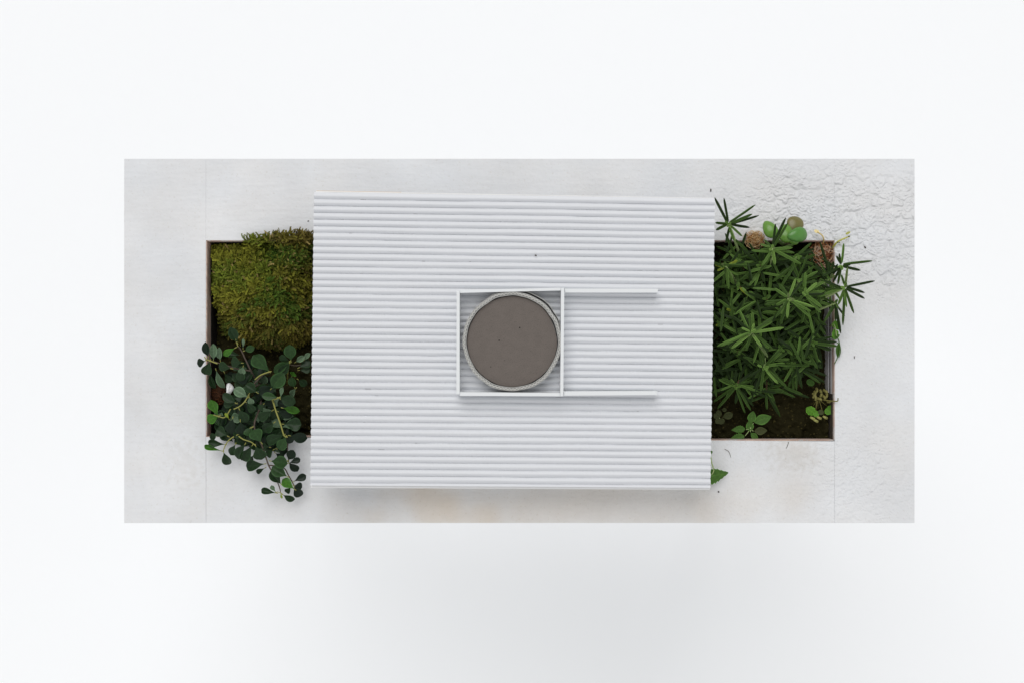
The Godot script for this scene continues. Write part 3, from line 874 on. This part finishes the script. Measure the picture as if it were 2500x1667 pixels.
func build_rosemary() -> void:
	var t := thing("rosemary_shrub", "bushy green rosemary with needle leaves spreading out of the opening over the lid", "shrub", at(1870, 800, -31))
	# shoots: centre, height over the lid, then the tips of the leaves round it: x, y, tone, rise or drop of the tip
	var shoots := [
		[1780, 548, 38, [[1747, 482, 3, 2], [1768, 484, 3, 4], [1848, 503, 0, 3], [1837, 523, 0, 0], [1855, 525, 3, -3], [1746, 545, 0, -4], [1747, 562, 0, -6], [1795, 588, 1, -3], [1838, 559, 3, -8], [1815, 577, 1, -7]]],
		[1886, 606, 42, [[1937, 603, 1, -3], [1947, 617, 1, -5], [1857, 596, 1, -3], [1857, 610, 1, -6], [1874, 648, 1, -6], [1893, 647, 2, -4], [1919, 532, 3, 6], [1894, 547, 3, 2], [1924, 545, 0, 6], [1957, 645, 1, -8], [1866, 585, 0, -4]]],
		[1772, 650, 32, [[1746, 647, 4, -2], [1803, 635, 4, 0], [1752, 661, 4, -1], [1779, 705, 1, -6], [1795, 697, 1, -4], [1842, 636, 1, -3], [1851, 646, 0, -6], [1765, 700, 0, -8]]],
		[1803, 632, 22, [[1771, 570, 0, 6], [1822, 568, 3, 8], [1850, 622, 0, -4], [1768, 600, 3, -2]]],
		[1926, 729, 58, [[1943, 681, 2, 4], [1890, 705, 1, -3], [1989, 752, 2, -4], [1980, 775, 1, -7], [1924, 777, 2, -3], [1908, 768, 2, -5], [1897, 748, 1, -3], [1903, 690, 0, -6], [1908, 797, 0, -10], [1900, 725, 0, -8]]],
		[1966, 716, 52, [[1996, 690, 2, 2], [2021, 681, 1, -4], [2016, 709, 1, -5], [2008, 750, 1, -4], [2008, 764, 1, -8], [2000, 697, 0, -5], [1936, 690, 0, -4], [1962, 668, 0, 0]]],
		[2064, 702, 46, [[2142, 687, 3, -3], [2000, 723, 1, -3], [2016, 709, 0, -2], [2106, 708, 3, -6], [2117, 717, 3, -8], [2114, 731, 3, -9], [2068, 750, 1, -4], [2061, 796, 0, -10], [2087, 767, 0, -9], [2070, 653, 5, 2], [2048, 745, 1, -6], [2055, 671, 0, 2]]],
		[2055, 648, 38, [[2133, 638, 0, -3], [2065, 596, 1, 5], [2104, 661, 3, -6], [2050, 619, 3, 2], [2043, 625, 3, -1], [2018, 684, 3, -4], [2036, 690, 3, -4], [2046, 695, 0, -3], [2078, 646, 3, -4]]],
		[2028, 680, 36, [[2026, 640, 3, 3], [2036, 638, 3, 4], [2046, 645, 3, 2], [2003, 592, 3, 0], [1980, 648, 0, -3]]],
		[2042, 740, 30, [[2042, 784, 3, -6], [2066, 772, 3, -8], [2054, 817, 3, -14], [2012, 788, 0, -9], [2026, 765, 3, -8]]],
		[1945, 626, 30, [[1981, 592, 0, 3], [1987, 616, 3, 0], [1954, 661, 0, -3], [1900, 634, 0, -2], [1968, 632, 3, 2]]],
		[1953, 682, 34, [[2017, 667, 0, -3], [2000, 681, 0, -4], [1988, 651, 0, 1], [1896, 668, 0, -4], [1910, 690, 3, -5], [1935, 640, 0, 0]]],
		[1857, 645, 28, [[1813, 608, 3, 2], [1830, 595, 3, 3], [1855, 677, 0, -4], [1806, 688, 0, -4], [1897, 660, 0, -3]]],
		[1835, 812, 60, [[1916, 799, 2, -3], [1888, 783, 1, -1], [1890, 773, 0, -3], [1832, 768, 0, 3], [1752, 847, 1, -7], [1762, 847, 1, -6], [1785, 849, 2, -5], [1876, 874, 5, -8], [1861, 846, 2, 0], [1803, 757, 1, -3], [1812, 800, 2, 1], [1842, 790, 2, 2], [1822, 855, 0, -8]]],
		[1866, 896, 34, [[1902, 936, 2, -3], [1918, 887, 1, -3], [1921, 943, 0, -6], [1850, 890, 2, 1], [1858, 955, 0, -7], [1908, 854, 0, -3], [1855, 860, 0, -2], [1845, 955, 3, -10], [1838, 874, 0, -5]]],
		[1797, 942, 10, [[1756, 924, 1, 1], [1844, 944, 1, -3], [1823, 1008, 0, -5], [1834, 1001, 0, -7], [1743, 983, 0, -6], [1752, 998, 0, -7], [1842, 912, 0, -3], [1845, 928, 0, -4], [1785, 925, 1, 2], [1842, 992, 3, -8], [1770, 905, 3, -4]]],
		[1871, 954, 2, [[1928, 957, 0, -3], [1926, 950, 0, -3], [1915, 1020, 0, -8], [1905, 1015, 3, -9], [1873, 1000, 0, -5], [1888, 970, 1, 0], [1852, 958, 0, -3], [1893, 985, 3, -6]]],
		[1984, 836, 20, [[2045, 836, 3, -3], [2046, 845, 0, -3], [1926, 847, 0, -3], [2034, 856, 3, -5], [1998, 886, 0, -6], [1988, 796, 0, 3], [1990, 780, 3, 2], [1965, 858, 0, -4]]],
		[1940, 891, 12, [[1985, 887, 0, -3], [1911, 899, 0, -2], [1930, 957, 0, -7], [1938, 957, 0, -7], [2021, 935, 3, -6], [2006, 936, 0, -6], [2030, 915, 3, -6], [1982, 850, 3, 0]]],
		[1806, 700, 24, [[1834, 724, 4, -2], [1822, 712, 2, 0], [1770, 690, 3, -4], [1840, 690, 3, -5]]],
		[1790, 760, 22, [[1836, 738, 0, -2], [1775, 755, 4, 1], [1760, 716, 3, -6], [1752, 768, 3, -4], [1816, 745, 1, 0], [1830, 780, 3, -6]]],
		[1760, 790, 16, [[1797, 781, 1, 1], [1748, 795, 4, 1], [1750, 770, 3, 0], [1790, 815, 3, -5]]],
		[1872, 730, 26, [[1840, 712, 3, 0], [1905, 760, 3, -5], [1868, 770, 3, -5], [1862, 690, 0, 0], [1835, 745, 3, -4]]],
		[1905, 850, 18, [[1925, 812, 3, 0], [1880, 880, 3, -4], [1950, 870, 3, -5], [1900, 800, 3, -2], [1955, 835, 0, -2]]],
		[1800, 860, 14, [[1760, 880, 3, -4], [1838, 880, 3, -4], [1770, 835, 3, -2], [1810, 905, 0, -5], [1750, 905, 3, -7]]],
	]
	var leaves := []     # [height for sorting, transform, mesh, tone]
	var roof_x := at(1744, 0, 38).x
	for s in shoots:
		var c := at(s[0], s[1], s[2])
		for q in s[3]:
			var e := at(q[0], q[1], s[2] + q[3])
			var dir := e - c
			var b := c + Vector3(dir.x, 0, dir.z).normalized() * 1.6 * MM + Vector3(rng.randf_range(-0.8, 0.8), rng.randf_range(-1.2, 0.4), rng.randf_range(-0.8, 0.8)) * MM
			leaves.append([1000.0 + e.y, leaf_xf(b, e, rng.randf_range(5.8, 7.3) * PX * (0.8 if dir.length() < 0.012 else 1.0), rng.randf_range(-0.35, 0.35)), ros_leaves[pick([0, 0, 1, 2, 3])], q[2]])
		# the tuft of young leaves in the middle
		for j in 5:
			var az := rng.randf() * TAU
			var e := c + Vector3(cos(az) * 4.0, rng.randf_range(1.5, 4.5), sin(az) * 4.0) * MM * rng.randf_range(0.6, 1.3)
			leaves.append([e.y, leaf_xf(c, e, 5.0 * PX, 0.0), ros_leaves[2], pick([1, 2, 2, 5])])
		# stem down to the stock, older whorls on it
		var root := at(lerpf(s[0], 1870, 0.75), lerpf(s[1], 800, 0.75), -30.0)
		var mid := at(lerpf(s[0], 1870, 0.3), lerpf(s[1], 800, 0.3), maxf(s[2] - 26.0, -8.0))
		if s[0] > 2030:
			mid.y = maxf(mid.y, TOP + 12 * MM)
			root = at(1990, lerpf(s[1], 800, 0.4), -25)
		var path := smooth_path([root, mid, c.lerp(mid, 0.3) + Vector3(0, 2 * MM, 0), c], 6)
		put("stem", tube_mesh([root, mid, c.lerp(mid, 0.3) + Vector3(0, 2 * MM, 0), c], 1.5 * MM, 0.9 * MM, 6), M.ros_bark if s[2] < 30 else M.ros_young, t)
		for j in range(path.size() - 3, 3, -2):
			var p: Vector3 = path[j]
			var a0 := rng.randf() * TAU
			for w in 2:
				var az := a0 + TAU * w / 2.0 + rng.randf_range(-0.4, 0.4)
				var len := rng.randf_range(40, 60) * PX
				var e := p + Vector3(cos(az), rng.randf_range(-0.1, 0.45), sin(az)).normalized() * len
				var lim_x := at(2028, 0).x
				if e.x > lim_x or e.z < at(0, 600).z or e.z > at(0, 1010).z:
					continue
				if e.x < roof_x + 0.001 and e.y > TOP + 44 * MM:
					continue
				leaves.append([e.y, leaf_xf(p, e, rng.randf_range(5.4, 7.0) * PX, rng.randf_range(-0.6, 0.6)), pick(ros_leaves), pick([0, 0, 3, 3, 1])])
	# a mat of older leaves deep in the bush, toned dark to deepen shaded gaps
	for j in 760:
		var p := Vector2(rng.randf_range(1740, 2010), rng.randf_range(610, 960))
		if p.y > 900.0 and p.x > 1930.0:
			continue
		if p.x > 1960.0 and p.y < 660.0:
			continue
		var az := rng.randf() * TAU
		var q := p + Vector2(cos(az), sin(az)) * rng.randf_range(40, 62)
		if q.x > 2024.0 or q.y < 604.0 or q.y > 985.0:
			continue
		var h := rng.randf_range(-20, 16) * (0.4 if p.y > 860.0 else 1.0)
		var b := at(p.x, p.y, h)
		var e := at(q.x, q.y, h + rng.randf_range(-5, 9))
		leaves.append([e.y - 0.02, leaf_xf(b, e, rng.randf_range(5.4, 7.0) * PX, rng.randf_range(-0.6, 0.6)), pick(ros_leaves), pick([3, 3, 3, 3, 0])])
	# long leaves of neighbouring sprigs that reach across one another
	for j in 150:
		var p := Vector2(rng.randf_range(1752, 2000), rng.randf_range(612, 900))
		if p.y < 640.0 and p.x > 1950.0:
			continue
		var az := rng.randf() * TAU
		for w in rng.randi_range(1, 3):
			var q := p + Vector2(cos(az), sin(az)) * rng.randf_range(44, 64)
			az += rng.randf_range(-0.35, 0.35)
			if q.x > 2022.0 or q.y < 606.0 or q.y > 960.0 or q.x < 1750.0:
				continue
			var h := rng.randf_range(6, 34) * (0.5 if p.y > 840.0 else 1.0)
			var b := at(p.x + w * 3.0, p.y, h)
			var e := at(q.x, q.y, h + rng.randf_range(-4, 9))
			leaves.append([e.y, leaf_xf(b, e, rng.randf_range(5.4, 7.0) * PX, rng.randf_range(-0.6, 0.6)), pick(ros_leaves), pick([0, 0, 0, 1, 3, 3])])
	leaves.sort_custom(func(a, b): return a[0] > b[0])
	var rest := [st_new(), st_new(), st_new()]
	for i in leaves.size():
		var l = leaves[i]
		if i < 298:
			put("leaf", l[2], M.ros[l[3]], t, l[1])
		else:
			var xf: Transform3D = l[1]
			xf.origin -= t.position
			rest[[0, 1, 1, 2, 1, 1][l[3]]].append_from(l[2], 0, xf)
	var many := ArrayMesh.new()
	for j in 3:
		rest[j].set_material(M.ros[[0, 1, 3][j]])
		rest[j].commit(many)
	var o := put("leaves", many, null, t, Transform3D(Basis.IDENTITY, t.position))
	o.set_meta("kind", "stuff")

func build_succulent() -> void:
	var t := thing("jade_succulent", "glossy plump green succulent leaves at the upper edge behind the rosemary", "succulent", at(1925, 600, -30))
	var blob := func(c: Vector3, r: Vector3, az: float, tilt: float, mt: Material) -> void:
		var f := func(u: float, v: float) -> Vector3:
			var a := -u * TAU
			var b := v * PI
			var z := -cos(b)
			var w := sin(b) * (0.86 + 0.22 * z)
			var q := Vector3(cos(a) * w * r.x, sin(a) * w * r.y + 0.18 * r.y * (1.0 - z * z), z * r.z)
			return q
		var bs := Basis(Vector3.UP, az) * Basis(Vector3.RIGHT, tilt)
		put("leaf", grid_mesh(20, 14, f, func(u, v): return Vector2(u, v)), mt, t, Transform3D(bs, c))
	var g := mat(c8(94, 138, 50), 0.3, 0.5)
	g.subsurf_scatter_enabled = true
	g.subsurf_scatter_strength = 0.05
	var g2: StandardMaterial3D = g.duplicate()
	g2.albedo_color = c8(76, 128, 52)
	var br: StandardMaterial3D = g.duplicate()
	br.albedo_color = c8(108, 104, 56)
	blob.call(at(1880, 560, 18), Vector3(7.8, 4.2, 9.2) * MM, 0.5, -0.25, g)
	blob.call(at(1941, 552, 17), Vector3(9.4, 3.6, 9.8) * MM, 2.9, 0.25, br)
	blob.call(at(1947, 574, 24), Vector3(8.2, 4.6, 10.8) * MM, 1.8, 0.35, g2)
	blob.call(at(1920, 570, 21), Vector3(8.0, 4.4, 9.6) * MM, -0.1, -0.3, g)
	blob.call(at(1936, 583, 21), Vector3(6.5, 4.0, 7.0) * MM, 1.4, 0.1, g)
	put("stem", tube_mesh([at(1925, 605, -28), at(1922, 602, 0), at(1924, 592, 13)], 3.0 * MM, 2.4 * MM), mat(c8(96, 92, 60), 0.8), t)
	put("stem", tube_mesh([at(1922, 602, 0), at(1905, 592, 8), at(1888, 578, 15)], 2.0 * MM, 1.6 * MM), mat(c8(96, 120, 60), 0.7), t)

func serrate() -> ArrayMesh:
	return leaf_mesh([0.06, 0.3, 0.44, 0.5, 0.48, 0.42, 0.34, 0.24, 0.14, 0.03], 0.15, 0.1, 0.1, 8, 40, 0.4, 7)

func build_small_plants() -> void:
	var oval := cot_leaves[0] as ArrayMesh
	var point := leaf_mesh([0.04, 0.26, 0.44, 0.5, 0.46, 0.36, 0.22, 0.03], 0.25, 0.06, 0.1)
	var ser := serrate()
	var round_ := leaf_mesh([0.14, 0.38, 0.48, 0.5, 0.49, 0.44, 0.33, 0.08], 0.12, 0.0, 0.1, 6, 16, 0.6, 3)
	# seedling with five leaves on the soil by the roof
	var t := thing("seedling", "five-leaved pale green seedling on the dark soil at the opening's lower edge", "seedling", at(1831, 1045, -31))
	for r in [[1833, 1032, 1840, 1003, 22, -12, "weed"], [1842, 1030, 1884, 1016, 26, -12, "weed"], [1842, 1052, 1874, 1050, 20, -15, "weed_dull"], [1832, 1052, 1830, 1026, 20, -14, "weed"], [1834, 1056, 1852, 1074, 15, -15, "weed"]]:
		put("leaf", point, M[r[6]], t, leaf_xf(at(r[0], r[1], r[5]), at(r[2], r[3], r[5] + 1), r[4] * PX, rng.randf_range(-0.2, 0.2)))
	put("leaf", ser, M.weed, t, leaf_xf(at(1820, 1046, -14), at(1786, 1049, -15), 20 * PX, 0.1))
	put("leaf", ser, M.weed, t, leaf_xf(at(1818, 1064, -12), at(1782, 1072, -13), 22 * PX, 0.1))
	put("stem", tube_mesh([at(1831, 1046, -32), at(1832, 1047, -22), at(1833, 1044, -13)], 0.9 * MM, 0.7 * MM), M.ros_young, t)
	for e in [[1840, 1032], [1840, 1052], [1822, 1048], [1820, 1063], [1833, 1054]]:
		petiole(t, at(1833, 1046, -15), at(e[0], e[1], -13), M.ros_young)
	# dim rosette close to the roof
	t = thing("weed_rosette", "dim olive rosette of small round leaves in the corner of soil next the roof", "weed", at(1758, 1020, -31))
	for r in [[1757, 1020, 1744, 1010, 15], [1757, 1020, 1754, 1000, 14], [1757, 1020, 1766, 1034, 16], [1764, 1018, 1790, 1010, 18], [1757, 1022, 1748, 1032, 13], [1762, 998, 1775, 1001, 10]]:
		put("leaf", oval, M.weed_dull, t, leaf_xf(at(r[0], r[1], -22), at(r[2], r[3], -20), r[4] * PX, rng.randf_range(-0.3, 0.3)))
	put("stem", tube_mesh([at(1757, 1020, -34), at(1758, 1021, -27), at(1757, 1020, -21.5)], 0.6 * MM, 0.5 * MM), M.ros_young, t)
	# clump with yellow curled heads and lobed leaves in the far corner
	t = thing("sprouting_weed", "little weed with curled yellow heads and lobed bright leaves in soil corner", "weed", at(2000, 990, -31))
	for r in [[1990, 1010, 1970, 994, 24, "weed_bright"], [1990, 1002, 1996, 1018, 16, "weed_bright"], [2018, 996, 2030, 1010, 22, "weed_bright"], [2022, 1000, 2034, 992, 16, "weed_bright"], [1978, 928, 1984, 942, 18, "weed"], [1970, 930, 1984, 934, 16, "weed"], [2002, 1000, 2008, 1012, 16, "weed_dull"]]:
		put("leaf", round_, M[r[5]], t, leaf_xf(at(r[0], r[1], -13), at(r[2], r[3], -11), r[4] * PX, rng.randf_range(-0.2, 0.2)))
	for r in [[1990, 955, 1986, 970], [1994, 948, 1992, 958], [2003, 952, 2004, 968], [2012, 952, 2020, 960], [2018, 958, 2016, 972], [1996, 972, 2006, 976], [1986, 960, 1992, 976], [2010, 966, 2014, 974], [2022, 980, 2026, 980]]:
		put("curled_head", tube_mesh([at(r[0], r[1], -9), at((r[0] + r[2]) * 0.5 + 3, (r[1] + r[3]) * 0.5, -6), at(r[2], r[3], -8)], 1.5 * MM, 1.2 * MM), M.sprout, t)
	for r in [[1984, 1020], [1992, 1026], [2000, 1019], [2015, 1018]]:
		put("seed_head", tube_mesh([at(r[0] - 4, r[1] - 2, -12), at(r[0], r[1], -10.5), at(r[0] + 4, r[1] + 2, -12)], 1.1 * MM, 1.6 * MM), mat(c8(150, 150, 86), 0.7), t)
	for r in [[1986, 992], [1994, 1000], [2006, 990], [2022, 992], [1990, 1020], [2012, 1016], [1998, 996]]:
		put("stalk", tube_mesh([at(r[0] * 0.8 + 400, r[1], -31), at(r[0], r[1], -20), at(1998 + (r[0] - 2000) * 0.3, 978, -9)], 0.4 * MM, 0.35 * MM, 5), M.sprout, t)
	put("stalk", tube_mesh([at(2012, 976, -9), at(2030, 978, -2), at(2040, 979, 3), at(2046, 978, 4), at(2047, 971, 5)], 0.6 * MM, 0.5 * MM), M.sprout, t)
	# toothed leaf that peeps out from under the roof
	t = thing("toothed_weed", "dark green toothed leaf on a thin stalk peeping from under the roof edge", "weed", at(1735, 1090, 1))
	put("leaf", ser, M.weed, t, leaf_xf(at(1716, 1166, 12), at(1780, 1155, 11), 44 * PX, 0.25))
	put("leaf", point, M.weed, t, leaf_xf(at(1726, 1106, 14), at(1741, 1102, 14), 14 * PX, 0.2))
	put("stalk", tube_mesh([at(1730, 1060, 2), at(1734, 1100, 12), at(1738, 1128, 14), at(1743, 1147, 14), at(1738, 1158, 13)], 0.7 * MM, 0.5 * MM), M.ros_young, t)
	# sprig hanging over the far edge of the lid
	t = thing("trailing_sprig", "thin trailing sprig with twisted green leaves over the outer edge of the opening", "plant", at(2030, 800, -20))
	put("stem", tube_mesh([at(2026, 800, -20), at(2034, 790, 5), at(2040, 800, 10), at(2043, 820, 9)], 0.7 * MM, 0.5 * MM), M.ros_young, t)
	put("leaf", point, M.weed_bright, t, leaf_xf(at(2040, 782, 10), at(2047, 806, 8), 20 * PX, 0.5))
	put("leaf", point, M.weed_bright, t, leaf_xf(at(2036, 804, 10), at(2043, 828, 7), 22 * PX, -0.4))
	put("leaf", point, M.weed, t, leaf_xf(at(2030, 824, 9), at(2052, 818, 7), 16 * PX, 0.2))
	put("leaf", point, M.weed, t, leaf_xf(at(2050, 836, 7), at(2044, 872, 4), 11 * PX, 0.9))
	put("stem", tube_mesh([at(2043, 820, 9), at(2050, 836, 7), at(2050, 860, 5), at(2044, 876, 3), at(2038, 888, 1.2)], 0.6 * MM, 0.4 * MM), M.weed, t)
	put("stem", tube_mesh([at(2044, 836, 8), at(2051, 842, 6), at(2053, 858, 4), at(2049, 872, 3)], 0.5 * MM, 0.4 * MM), M.weed, t)
	# dry curl and mossy sprig at the upper corner
	t = thing("dry_sprig", "pale dry curled sprig bent back over the lid above the opening's corner", "dry sprig", at(2010, 592, -4))
	put("stem", tube_mesh([at(2010, 596, -6), at(2012, 584, 4), at(2008, 575, 6), at(2000, 569, 7), at(1996, 566, 7)], 0.7 * MM, 0.6 * MM), M.dry, t)
	put("leaf", round_, leaf_mat(c8(232, 214, 160), null, 0.8, 0.3), t, leaf_xf(at(2000, 568, 7), at(1989, 562, 5), 11 * PX, 0.4))
	t = thing("mossy_sprig", "thin yellow-green mossy sprig pointing outward from the opening's corner", "sprig", at(2036, 598, -2))
	put("stem", tube_mesh([at(2034, 606, -4), at(2042, 594, 3), at(2054, 586, 5), at(2066, 581, 5), at(2076, 577, 4)], 1.0 * MM, 0.6 * MM), M.dry_green, t)
	for k in 16:
		var u := k / 15.0
		var b := at(lerpf(2044, 2075, u), lerpf(593, 577.5, u), 5)
		put("leaf", oval, M.weed_dull, t, leaf_xf(b, b + Vector3(rng.randf_range(-0.2, 1.2), 0.6, rng.randf_range(-1.5, 1.5)) * MM, 1.0 * MM))
	put("leaf", round_, leaf_mat(c8(190, 190, 110), null, 0.8, 0.3), t, leaf_xf(at(2066, 572, 4), at(2077, 566, 6), 7 * PX, 0.3))

func fibre_clump(called: String, label: String, c: Vector3, r: Vector3, m1: Material, tones: Array, count: int) -> void:
	var t := thing(called, label, "coir", c - Vector3(0, r.y, 0))
	var n := noise(91, 300.0, 3)
	var f := func(u: float, v: float) -> Vector3:
		var a := -u * TAU
		var b := v * PI
		var d := Vector3(cos(a) * sin(b), cos(b), sin(a) * sin(b))
		return d * r * (0.66 + 0.55 * n.get_noise_3d(d.x * 0.012, d.y * 0.012, d.z * 0.012))
	put("core", grid_mesh(24, 16, f, func(u, v): return Vector2(u, v)), m1, t, Transform3D(Basis.IDENTITY, c))
	var mesh := ArrayMesh.new()
	for tone in tones:
		var st := st_new()
		for k in count:
			var d := Vector3(rng.randfn(), rng.randf_range(-0.3, 1.2), rng.randfn()).normalized()
			var p := d * r * rng.randf_range(0.3, 1.15)
			var way := d.cross(Vector3(rng.randfn(), rng.randfn(), rng.randfn())).normalized()
			var sw := rng.randf_range(0.2, 0.7)
			tube(st, smooth_path([p - way * r.x * sw * 0.7 + Vector3(rng.randfn(), rng.randfn(), rng.randfn()) * 0.6 * MM, p + d * r * rng.randf_range(0.0, 0.3), p + way * r.x * sw + Vector3(rng.randfn(), rng.randfn(), rng.randfn()) * MM], 3), 0.26 * MM, 0.12 * MM, 4)
		st.set_material(mat(tone, 0.9, 0.2))
		st.commit(mesh)
	var o := put("fibres", mesh, null, t, Transform3D(Basis.IDENTITY, c))
	o.set_meta("kind", "stuff")

func build_debris() -> void:
	fibre_clump("coir_tuft", "straw-coloured coir tuft resting on the upper rim between rosemary and succulent", at(1842, 586, 4), Vector3(8.5, 5, 7.5) * MM, mat(c8(150, 112, 70), 0.9), [c8(232, 208, 166), c8(206, 172, 122), c8(176, 128, 78)], 90)
	fibre_clump("coir_lump", "rusty brown coir lump in the upper outer corner of the rosemary opening", at(2010, 620, -10), Vector3(11.5, 9, 12) * MM, mat(c8(110, 68, 40), 0.9), [c8(206, 168, 132), c8(184, 124, 80), c8(146, 92, 58), c8(220, 196, 172)], 80)
	fibre_clump("coir_wad", "dark brown coir wad at the opening's side under the trailing shrub", at(532, 962, -20), Vector3(9, 8, 9) * MM, mat(c8(84, 54, 36), 0.9), [c8(110, 72, 48), c8(92, 60, 40)], 80)
	# white stone added where a gap in the shrub shows white
	var f := func(u: float, v: float) -> Vector3:
		var a := -u * TAU
		var b := v * PI
		return Vector3(cos(a) * sin(b) * 3.6, cos(b) * 3.0, sin(a) * sin(b) * 5.5) * MM * (1.0 + 0.14 * sin(a * 3.0 + b) + 0.08 * cos(a * 5.0 - b * 4.0))
	tag(put("gap_stone", grid_mesh(18, 12, f, func(u, v): return Vector2(u, v)), M.gap_white, null, Transform3D(Basis.IDENTITY, at(560, 948, 6))), "added white stone standing in for a white gap in the trailing shrub", "stone")
	# seeds, flecks and hairs lying on the white surfaces
	var grain := func(len: float, w: float) -> ArrayMesh:
		var g := func(u: float, v: float) -> Vector3:
			var a := -u * TAU
			var b := v * PI
			return Vector3(cos(a) * sin(b) * w, sin(a) * sin(b) * w * 0.6, -cos(b) * len)
		return grid_mesh(8, 8, g, func(u, v): return Vector2(u, v))
	for r in [[1736, 465, 0.6, 2.0, 0.8, 0, "tiny dark seed on the lid just above the roof's upper outer corner"], [2113, 604, 0.6, 1.6, 0.9, 0.8, "tiny brown crumb on the lid beyond the coir corner"], [2087, 872, 0.6, 1.8, 0.5, 0.1, "tiny dark sliver on the lid outside the trailing sprig"], [1755, 1200, 0.6, 1.0, 1.0, 0.3, "tiny grey crumb on the lid just below the roof's outer corner"], [1308, 624, 53.5, 1.3, 0.8, 1.2, "tiny dark speck on the corrugated roof above the drum"], [752, 540, 0.6, 1.1, 0.6, 2.0, "tiny dark speck on the lid above the moss"]]:
		var where := at(r[0], r[1], r[2])
		tag(put("speck", grain.call(r[3] * 0.8 * MM, r[4] * 0.8 * MM), M.dark_speck, null, Transform3D(Basis(Vector3.UP, r[5]), where)), r[6], "speck")
	for r in [[[[1926, 1078], [1924, 1086], [1920, 1094]], "fine dark hair on the lid below the soil opening"], [[[1770, 1096], [1780, 1102], [1785, 1116]], "fine bent grey hair on the lid beside the toothed leaf"]]:
		var p := []
		for q in r[0]:
			p.append(at(q[0], q[1], 0.35))
		tag(put("hair", tube_mesh(p, 0.3 * MM, 0.2 * MM, 5), mat(c8(96, 92, 78), 0.9)), r[1], "hair")
